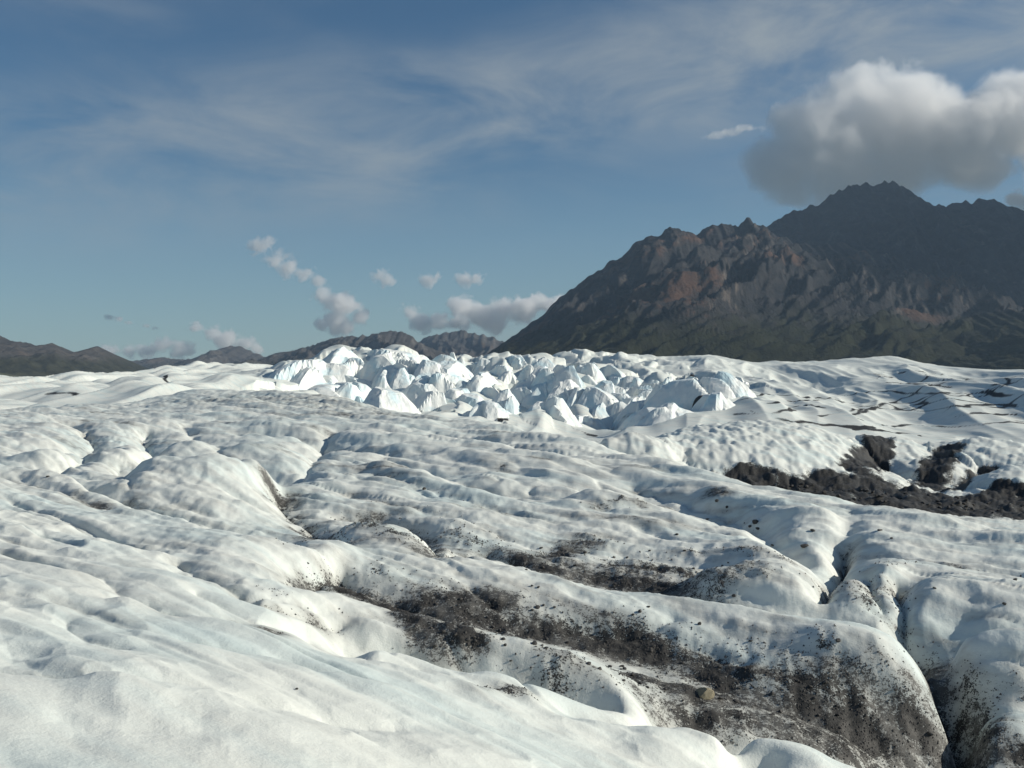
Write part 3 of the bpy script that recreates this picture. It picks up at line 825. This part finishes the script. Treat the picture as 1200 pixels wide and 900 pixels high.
mountain('mountain', [(270, 445), (312, 421), (325, 414), (345, 411), (362, 406), (385, 399), (400, 395), (420, 394), (440, 391), (467, 388), (480, 393), (500, 406), (520, 414), (560, 430), (610, 445)],
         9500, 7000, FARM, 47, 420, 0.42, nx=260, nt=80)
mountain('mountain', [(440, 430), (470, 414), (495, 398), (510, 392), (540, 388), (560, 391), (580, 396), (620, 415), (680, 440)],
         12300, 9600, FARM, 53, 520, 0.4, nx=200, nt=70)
mountain('moraine_ridge', [(-300, 425), (-100, 432), (0, 437), (30, 443), (60, 449), (110, 455)], 2200, 1700, GRAVEL, 59, 90, 0.4, nx=180, nt=50)

# ------------------------------------------------------------------ haze
HAZE, t = new_mat('haze_air')
pvn = t.n('ShaderNodeVolumePrincipled', ins={'Color': (0.55, 0.76, 1.0, 1), 'Density': 2.4e-5, 'Anisotropy': 0.2})
t.n('ShaderNodeOutputMaterial', ins={'Volume': pvn.outputs[0]})
hx, hy0, hy1, hz0, hz1 = 12000, -1500, 13400, -10.0, 1750.0


def box_mesh(name, x0, x1, y0, y1, z0, z1):
    bm = bmesh.new()
    v = [bm.verts.new(p) for p in ((x0, y0, z0), (x1, y0, z0), (x1, y1, z0), (x0, y1, z0), (x0, y0, z1), (x1, y0, z1), (x1, y1, z1), (x0, y1, z1))]
    for f in ((3, 2, 1, 0), (4, 5, 6, 7), (0, 1, 5, 4), (1, 2, 6, 5), (2, 3, 7, 6), (3, 0, 4, 7)):
        bm.faces.new([v[i] for i in f])
    me = bpy.data.meshes.new(name)
    bm.to_mesh(me); bm.free()
    return me


link('haze', box_mesh('haze', -hx, hx, hy0, hy1, hz0, hz1), HAZE, kind='stuff')


# ------------------------------------------------------------------ seracs standing in the icefall
SER, t = new_mat('serac_ice')
pos = t.n('ShaderNodeNewGeometry').outputs['Position']
n1 = t.noise(pos, 0.35, 5, 0.6)
n2 = t.noise(t.mapping(pos, scale=(1, 1, 4)), 0.5, 4, 0.6)
c = t.mix(t.ramp(n1, 0.42, 0.68), (0.82, 0.83, 0.79), (0.56, 0.71, 0.75))
c = t.mix(t.math('MULTIPLY', t.ramp(n2, 0.62, 0.72), 0.5), c, (0.42, 0.40, 0.37))
b = t.n('ShaderNodeBump', ins={'Strength': 0.5, 'Distance': 0.4, 'Height': n1})
bs = t.n('ShaderNodeBsdfPrincipled', ins={'Base Color': c, 'Roughness': 0.6, 'Normal': b.outputs[0]})
t.n('ShaderNodeOutputMaterial', ins={0: bs.outputs[0]})

rng = random.Random(5)


def serac_mesh(L, W, h, seed, blunt):
    """split ice: two or three leaning splinters, each bounded by flat broken faces"""
    r = np.random.RandomState(seed)
    ni, nj = 34, 30
    I, J = np.meshgrid(np.linspace(-1, 1, ni), np.linspace(-1, 1, nj), indexing='ij')
    Iw = I + 0.03 * perlin(I * 5 + seed, J * 5, 3); Jw = J + 0.03 * perlin(I * 5, J * 5 + seed, 4)
    z = np.full(I.shape, -9.0)
    for k in range(r.randint(2, 5)):
        cx_, cy_ = (0, 0) if k == 0 else r.uniform(-0.5, 0.5, 2)
        pk = 1.0 if k == 0 else r.uniform(0.55, 0.95)
        a0 = r.uniform(0, 6.28)
        zz_ = np.full(I.shape, pk * (r.uniform(0.7, 0.85) if blunt else 1.0))
        zz_ = zz_ + 0.35 * r.uniform(-1, 1) * (Iw - cx_) + 0.35 * r.uniform(-1, 1) * (Jw - cy_)
        for m in range(6):
            an = a0 + m * 6.28 / 6 + r.uniform(-0.35, 0.35)
            sl = r.choice([0.9, 1.3, 2.2, 4.0])
            zz_ = np.minimum(zz_, pk * (1.0 + 0.12 * sl) - sl * ((Iw - cx_) * math.cos(an) + (Jw - cy_) * math.sin(an)))
        z = np.maximum(z, zz_)
    z = np.maximum(z, -0.5) * h + 0.02 * h * perlin(I * 9 + seed, J * 9, 5)
    z = z - h * 0.5 * (np.maximum(np.abs(I), np.abs(J)) ** 6)
    me = grid_mesh('serac', I * L, J * W, z)
    me.polygons.foreach_set('use_smooth', np.zeros(len(me.polygons), dtype=bool))
    bm = bmesh.new(); bm.from_mesh(me)
    rim = [e for e in bm.edges if e.is_boundary]
    ex = bmesh.ops.extrude_edge_only(bm, edges=rim)
    for v in [g_ for g_ in ex['geom'] if isinstance(g_, bmesh.types.BMVert)]:
        v.co.z = -h * 1.2
    bm.to_mesh(me); bm.free()
    return me


ROWS = [(420, 380, 480, 3, 'on the rounded crest of the icefall'), (430, 350, 700, 10, 'high on the icefall under the skyline'),
        (438, 350, 740, 11, 'high on the icefall under the skyline'), (447, 352, 740, 12, 'halfway down the icefall among crevasses'),
        (457, 360, 720, 11, 'halfway down the icefall among crevasses'), (467, 400, 700, 9, 'at the foot of the icefall behind grey ice'),
        (478, 440, 720, 5, 'at the foot of the icefall behind grey ice'), (488, 560, 730, 3, 'at the foot of the icefall behind grey ice'),
        (446, 745, 890, 5, 'on the ribbed ice beside the dark seams'), (459, 735, 870, 6, 'on the ribbed ice beside the dark seams'),
        (473, 690, 850, 6, 'on the ribbed ice beside the dark seams'), (487, 700, 800, 5, 'just behind the broad scalloped dome')]
k = 0
for y0, x0, x1, n, where in ROWS:
    for j in range(n):
        k += 1
        x = x0 + (x1 - x0) * (j + rng.uniform(0.1, 0.9)) / n
        X, Y = hit(x, y0 + rng.uniform(-4, 4) + 4, 90.0, surf=final_h)
        sz = rng.uniform(0.6, 1.35) * (1.2 if x < 520 else 0.85 if x < 730 else 0.8)
        blunt = rng.random() < 0.6
        L, W, h = 4.4 * sz * rng.uniform(0.7, 1.4), 4.4 * sz, (4.2 if x < 640 else 3.3) * sz * rng.uniform(0.7, 1.15)
        if y0 < 428 or x < 400:
            h *= 0.65
        if Y > 330:
            continue
        look = ('blunt broken-topped' if blunt else 'sharp knife-edged') + (' tall' if h > 3.6 else ' low')
        o = link('serac', serac_mesh(L, W, h, 100 + k, blunt), SER,
                 label='%s white serac %s' % (look, where), category='serac', group='seracs of the icefall')
        o.location = (X, Y + 1.5, float(final_h(X, Y + 1.5)) - h * 0.25)
        o.rotation_euler = (rng.uniform(-0.1, 0.1), rng.uniform(-0.12, 0.12), rng.choice([0.5, 1.0, 1.4, -0.3, 0.8]) + rng.uniform(-0.3, 0.3))

# ------------------------------------------------------------------ stones lying on the ice
STONE, t = new_mat('dark_stone')
pos = t.n('ShaderNodeTexCoord').outputs['Object']
oi = t.n('ShaderNodeObjectInfo').outputs['Random']
c = t.mix(t.ramp(t.noise(pos, 9.0, 4, 0.6), 0.35, 0.7), (0.03, 0.029, 0.028), (0.085, 0.08, 0.074))
c = t.mix(t.math('MULTIPLY', oi, 0.5), c, (0.09, 0.08, 0.07))
bs = t.n('ShaderNodeBsdfPrincipled', ins={'Base Color': c, 'Roughness': 0.8})
t.n('ShaderNodeOutputMaterial', ins={0: bs.outputs[0]})
TAN, t = new_mat('tan_stone')
pos = t.n('ShaderNodeTexCoord').outputs['Object']
c = t.mix(t.ramp(t.noise(pos, 14.0, 5, 0.6), 0.35, 0.7), (0.20, 0.17, 0.11), (0.33, 0.29, 0.20))
bs = t.n('ShaderNodeBsdfPrincipled', ins={'Base Color': c, 'Roughness': 0.85})
t.n('ShaderNodeOutputMaterial', ins={0: bs.outputs[0]})


def stone_mesh(seed, mat, flat=0.7):
    r = random.Random(seed)
    bm = bmesh.new()
    bmesh.ops.create_icosphere(bm, subdivisions=2, radius=1.0)
    dirs = [Vector((r.gauss(0, 1), r.gauss(0, 1), r.gauss(0, 1))).normalized() for _ in range(9)]
    cut = [r.uniform(0.55, 0.9) for _ in dirs]
    for v in bm.verts:
        for dd, cc in zip(dirs, cut):
            q = v.co.dot(dd)
            if q > cc:
                v.co -= dd * (q - cc)
        v.co.z *= flat
    me = bpy.data.meshes.new('stone')
    bm.to_mesh(me); bm.free()
    me.materials.append(mat)
    return me


SM = [stone_mesh(k, STONE, 0.6 + 0.05 * k) for k in range(6)]
pts = [(630, 713, 6), (637, 711, 5), (650, 712, 4), (624, 716, 4), (750, 718, 6), (763, 764, 5), (665, 754, 6), (690, 779, 7), (703, 785, 6),
       (885, 614, 9), (879, 620, 5), (888, 622, 5), (952, 623, 7), (943, 642, 9), (1190, 680, 6), (1177, 710, 5), (820, 732, 6), (982, 754, 7), (967, 802, 6),
       (795, 766, 4), (348, 808, 4), (56, 559, 4), (497, 574, 6), (793, 627, 4), (829, 609, 4), (1031, 622, 6), (1045, 632, 4), (840, 590, 5), (852, 596, 4),
       (548, 752, 6), (556, 748, 6), (534, 744, 6), (590, 750, 6), (592, 757, 5), (570, 756, 5), (626, 755, 8), (640, 760, 6), (618, 748, 7), (505, 737, 5), (520, 741, 5), (470, 706, 4), (540, 703, 5),
       (880, 752, 5), (760, 712, 5), (742, 722, 5), (862, 823, 7), (905, 815, 6), (1010, 830, 6), (1090, 862, 7), (1050, 812, 5), (935, 800, 5), (950, 806, 5), (860, 700, 5), (1095, 690, 4), (905, 640, 4)]
for k in range(60):
    q = rng.random()
    pts.append((480 + 560 * q + rng.uniform(-40, 40), 722 + 120 * q + rng.uniform(-22, 30), rng.uniform(3, 6)))
for k in range(20):
    pts.append((rng.uniform(610, 860), rng.uniform(640, 690), rng.uniform(3, 5)))
for k in range(55):
    q = rng.random()
    pts.append((910 + 290 * q, 572 + 26 * q + rng.uniform(-7, 8), rng.uniform(2.5, 6)))
for k, (x, y, s_) in enumerate(pts):
    X, Y = hit(x, y, 34.0 if (x > 900 and y < 606) else 4.0, surf=final_h)
    rad = s_ * 0.5 * Y / FPX
    o = bpy.data.objects.new('stone', SM[k % 6]); col.objects.link(o)
    if 770 < x < 1110 and y > 775:
        where = 'in the gravelly trough near the tan boulder'
    elif 440 < x <= 800 and y > 696:
        where = 'along the gritty band on the near ice ridge'
    elif 600 < x < 870 and 636 < y <= 696:
        where = 'in the dirty hollow behind the long near ridge'
    elif x > 900 and y < 616:
        where = 'in the dark gravel gully below the scalloped domes'
    elif x > 800:
        where = 'on clean hummocks between the crack and the gravel gully'
    else:
        where = 'on clean pale ice away from the gravel'
    o['label'] = 'small dark stone lying loose ' + where
    o['category'] = 'stone'; o['group'] = 'dark stones strewn over the ice'
    o.scale = (rad * rng.uniform(0.9, 1.3), rad * rng.uniform(0.8, 1.2), rad * rng.uniform(0.8, 1.1))
    o.rotation_euler = (rng.uniform(-.3, .3), rng.uniform(-.3, .3), rng.uniform(0, 6.3))
    o.location = (X, Y, float(final_h(X, Y)) + rad * 0.25)
X, Y = hit(826, 816, 4.0, surf=final_h)
bo = link('boulder', stone_mesh(77, None, 0.75), None, label='rounded tan boulder half sunk in dark gravel between ice ridges', category='boulder')
bo.data.materials.clear(); bo.data.materials.append(TAN)
bo.scale = (0.115, 0.10, 0.10); bo.location = (X, Y, float(final_h(X, Y)) + 0.03)

# ------------------------------------------------------------------ fine gravel: too many bits to count
rs = np.random.RandomState(3)
N = 160000
gu = rs.uniform(-0.25, 0.52, N); gYv = np.exp(rs.uniform(math.log(8.6), math.log(24), N))
gX = gu * gYv
pd = final_dirt(gX, gYv)
keep = rs.rand(N) < np.clip((pd - 0.12) * 0.9, 0, 1) ** 1.4
gX, gYv = gX[keep], gYv[keep]
gz = final_h(gX, gYv)
tet = np.array([(1, 0, -.3), (-.5, .87, -.3), (-.5, -.87, -.3), (0.1, 0, .8)])
ang = rs.uniform(0, 6.28, len(gX)); sc_ = 0.006 + 0.016 * rs.rand(len(gX)) ** 2.5
sc_ *= np.clip(gYv / 12, 0.8, 1.6)
V = np.zeros((len(gX), 4, 3))
V[:, :, 0] = gX[:, None] + sc_[:, None] * (tet[None, :, 0] * np.cos(ang)[:, None] - tet[None, :, 1] * np.sin(ang)[:, None])
V[:, :, 1] = gYv[:, None] + sc_[:, None] * (tet[None, :, 0] * np.sin(ang)[:, None] + tet[None, :, 1] * np.cos(ang)[:, None])
V[:, :, 2] = gz[:, None] + sc_[:, None] * tet[None, :, 2]
F = (np.arange(len(gX))[:, None, None] * 4 + np.array([(0, 1, 3), (1, 2, 3), (2, 0, 3)])[None]).reshape(-1, 3)
me = bpy.data.meshes.new('loose_gravel')
me.vertices.add(V.size // 3); me.vertices.foreach_set('co', V.astype(np.float32).ravel())
me.loops.add(F.size); me.loops.foreach_set('vertex_index', F.astype(np.int32).ravel())
me.polygons.add(len(F)); me.polygons.foreach_set('loop_start', np.arange(0, F.size, 3, dtype=np.int32))
me.update()
link('loose_gravel', me, STONE, kind='stuff', label='fine dark gravel strewn over the ice troughs', category='gravel')

# ------------------------------------------------------------------ clouds
def cloud_mat(name, dens, size, blobs, amp, thr=0.0):
    """density falls off from each lump's centre and is frayed by noise"""
    m, t = new_mat(name)
    pos = t.n('ShaderNodeTexCoord').outputs['Object']
    n1 = t.noise(pos, 1.0 / size, 8, 0.64, 0.35)
    f = None
    for c, r, fl in blobs:
        mp = t.mapping(pos, scale=(1, 1, 1 / fl), loc=(-c[0], -c[1], -c[2] / fl))
        ln = t.n('ShaderNodeVectorMath', operation='LENGTH', ins={0: mp}).outputs['Value']
        q = t.math('MULTIPLY_ADD', ln, -1.0 / r, 1.0)
        f = q if f is None else t.n('ShaderNodeMath', operation='SMOOTH_MAX', ins={0: f, 1: q, 2: 0.15}).outputs[0]
    de = t.ramp(t.math('MULTIPLY_ADD', t.math('SUBTRACT', n1, 0.5), amp, f), 0.16 + thr, 0.46 + thr * 1.3)
    de = t.math('MULTIPLY', de, dens)
    v = t.n('ShaderNodeVolumePrincipled', ins={'Color': (0.99, 0.985, 0.98, 1), 'Density': de, 'Anisotropy': 0.3})
    t.n('ShaderNodeOutputMaterial', ins={'Volume': v.outputs[0]})
    return m


CM_BIG, CM_SMALL, CM_WISP = (0.0030, 850.0, 1.7), (0.010, 260.0, 2.6, 0.14, 1.2), (0.010, 280.0, 3.2, 0.30, 1.55)


def cloud(label, blobs, Yd, spec, flat=0.75, group=None):
    bm = bmesh.new()
    k = Yd / FPX
    c0 = np.mean(np.array(blobs), 0)
    r = random.Random(int(c0[0]))
    rmean = float(np.mean([b[2] for b in blobs])) * k
    lumps = []
    for x, y, rad in blobs:
        fl = flat if rad < 30 else 0.9
        R_ = rad * k * 1.28 * (spec[4] if len(spec) > 4 else 1.0)
        q = bmesh.ops.create_icosphere(bm, subdivisions=3, radius=R_)
        off = Vector(((x - c0[0]) * k, r.uniform(-0.4, 0.4) * rad * k, -(y - c0[1]) * k))
        for v in q['verts']:
            v.co.z *= fl
            v.co += off
        lumps.append((off, R_, fl))
    me = bpy.data.meshes.new('cloud')
    bm.to_mesh(me); bm.free()
    o = bpy.data.objects.new('cloud', me); col.objects.link(o)
    md = o.modifiers.new('r', 'REMESH'); md.mode = 'VOXEL'; md.voxel_size = rmean / 7
    dg = bpy.context.evaluated_depsgraph_get()
    baked = bpy.data.meshes.new_from_object(o.evaluated_get(dg))
    o.modifiers.clear()
    o.data = baked
    baked.materials.clear(); baked.materials.append(cloud_mat('cloud_vapour', spec[0], spec[1], lumps, *spec[2:4]))
    o.location = ((c0[0] - HX) * k, Yd, EYE + (HY - c0[1]) * k)
    o['label'] = label; o['category'] = 'cloud'
    if group:
        o['group'] = group


cloud('big grey cumulus with bright edges behind the dark summit',
      [(960, 170, 62), (915, 200, 42), (900, 185, 30), (1010, 140, 60), (1060, 150, 66), (1050, 112, 42), (1000, 112, 34), (1110, 175, 55), (1120, 145, 52), (1170, 155, 52), (1190, 110, 42), (1230, 130, 60), (1150, 185, 42), (980, 210, 42), (1050, 195, 50), (930, 228, 24), (1280, 170, 70), (940, 145, 28)],
      19000, CM_BIG)
cloud('small white cloud peeping out behind the right shoulder of the summit', [(1195, 233, 13), (1215, 238, 22), (1240, 240, 24)], 19000, CM_SMALL)
cloud('long slanting ragged cloud drifting free above the far mountains', [(308, 290, 13), (322, 300, 13), (340, 312, 12), (356, 322, 10), (370, 330, 8)], 15000, CM_WISP)
cloud('plump cream cloud stacked in two lumps over the brown ridge', [(383, 350, 15), (400, 357, 19), (395, 374, 15), (420, 371, 11), (402, 382, 15), (375, 380, 9)], 15000, CM_SMALL)
cloud('little pinkish cloud puff hanging high over the brown ridge', [(447, 321, 10), (457, 328, 9)], 15000, CM_WISP)
cloud('tiny pale cloud puff between two other puffs', [(503, 327, 9), (514, 323, 7)], 15000, CM_WISP)
cloud('faint flat cloud puff above the wide grey cloud bank', [(546, 325, 10), (560, 326, 9)], 15000, CM_WISP)
cloud('lumpy cloud sitting behind the brown ridge beside the wide bank', [(482, 366, 13), (495, 376, 15), (515, 377, 14), (530, 378, 9)], 14300, CM_SMALL)
cloud('wide grey cloud bank running in behind the dark mountain', [(543, 360, 17), (560, 368, 22), (588, 362, 19), (610, 365, 20), (628, 356, 15), (580, 378, 17), (545, 378, 14), (650, 360, 18)], 14300, CM_SMALL)
cloud('ragged cloud spilling over the blue far peak', [(232, 384, 9), (250, 389, 12), (266, 397, 15), (287, 403, 11), (300, 408, 8)], 14300, CM_SMALL)
cloud('low flat cloud strip behind the notch between left mountains', [(128, 411, 9), (150, 411, 10), (172, 409, 11), (192, 405, 12), (208, 411, 11), (225, 412, 9)], 14300, CM_WISP)
cloud('small dark cloud wisp in the open sky above left mountains', [(128, 371, 6), (140, 373, 6), (152, 378, 5)], 15000, CM_WISP, 0.5)
cloud('smaller dark cloud wisp beside another one', [(173, 381, 6), (184, 384, 5)], 15000, CM_WISP, 0.5)
cloud('thin white streak of cloud next to the big cumulus', [(838, 159, 13), (852, 156, 18), (868, 153, 16), (880, 151, 10)], 15500, (0.0035, 300.0, 3.0, 0.34, 1.5), 0.2)


def shade_cloud(label, c, rad, seed):
    """a broad cloud added out of view further right, so that its shadow lies over the mountain"""
    r = random.Random(seed)
    bm = bmesh.new()
    lumps = []
    for k in range(9):
        off = Vector((r.uniform(-0.5, 0.5) * rad[0], r.uniform(-0.8, 0.8) * rad[1], r.uniform(-0.5, 0.5) * rad[2]))
        R_ = rad[2] * r.uniform(0.8, 1.15)
        q = bmesh.ops.create_icosphere(bm, subdivisions=3, radius=R_)
        for v in q['verts']:
            v.co.z *= 0.8
            v.co += off
        lumps.append((off, R_, 0.8))
    me = bpy.data.meshes.new('cloud')
    bm.to_mesh(me); bm.free()
    o = bpy.data.objects.new('cloud', me); col.objects.link(o)
    md = o.modifiers.new('r', 'REMESH'); md.mode = 'VOXEL'; md.voxel_size = rad[2] / 6
    baked = bpy.data.meshes.new_from_object(o.evaluated_get(bpy.context.evaluated_depsgraph_get()))
    o.modifiers.clear(); o.data = baked
    baked.materials.clear(); baked.materials.append(cloud_mat('cloud_vapour', 0.0045, 700.0, lumps, 1.3))
    o.location = c
    o['label'] = label; o['category'] = 'cloud'


shade_cloud('broad cumulus added out of view to the right that shades the dark mountain', (15200, 6900, 6350), (1200, 2500, 1050), 4)  # unseen cloud, added to cast shade on the mountain
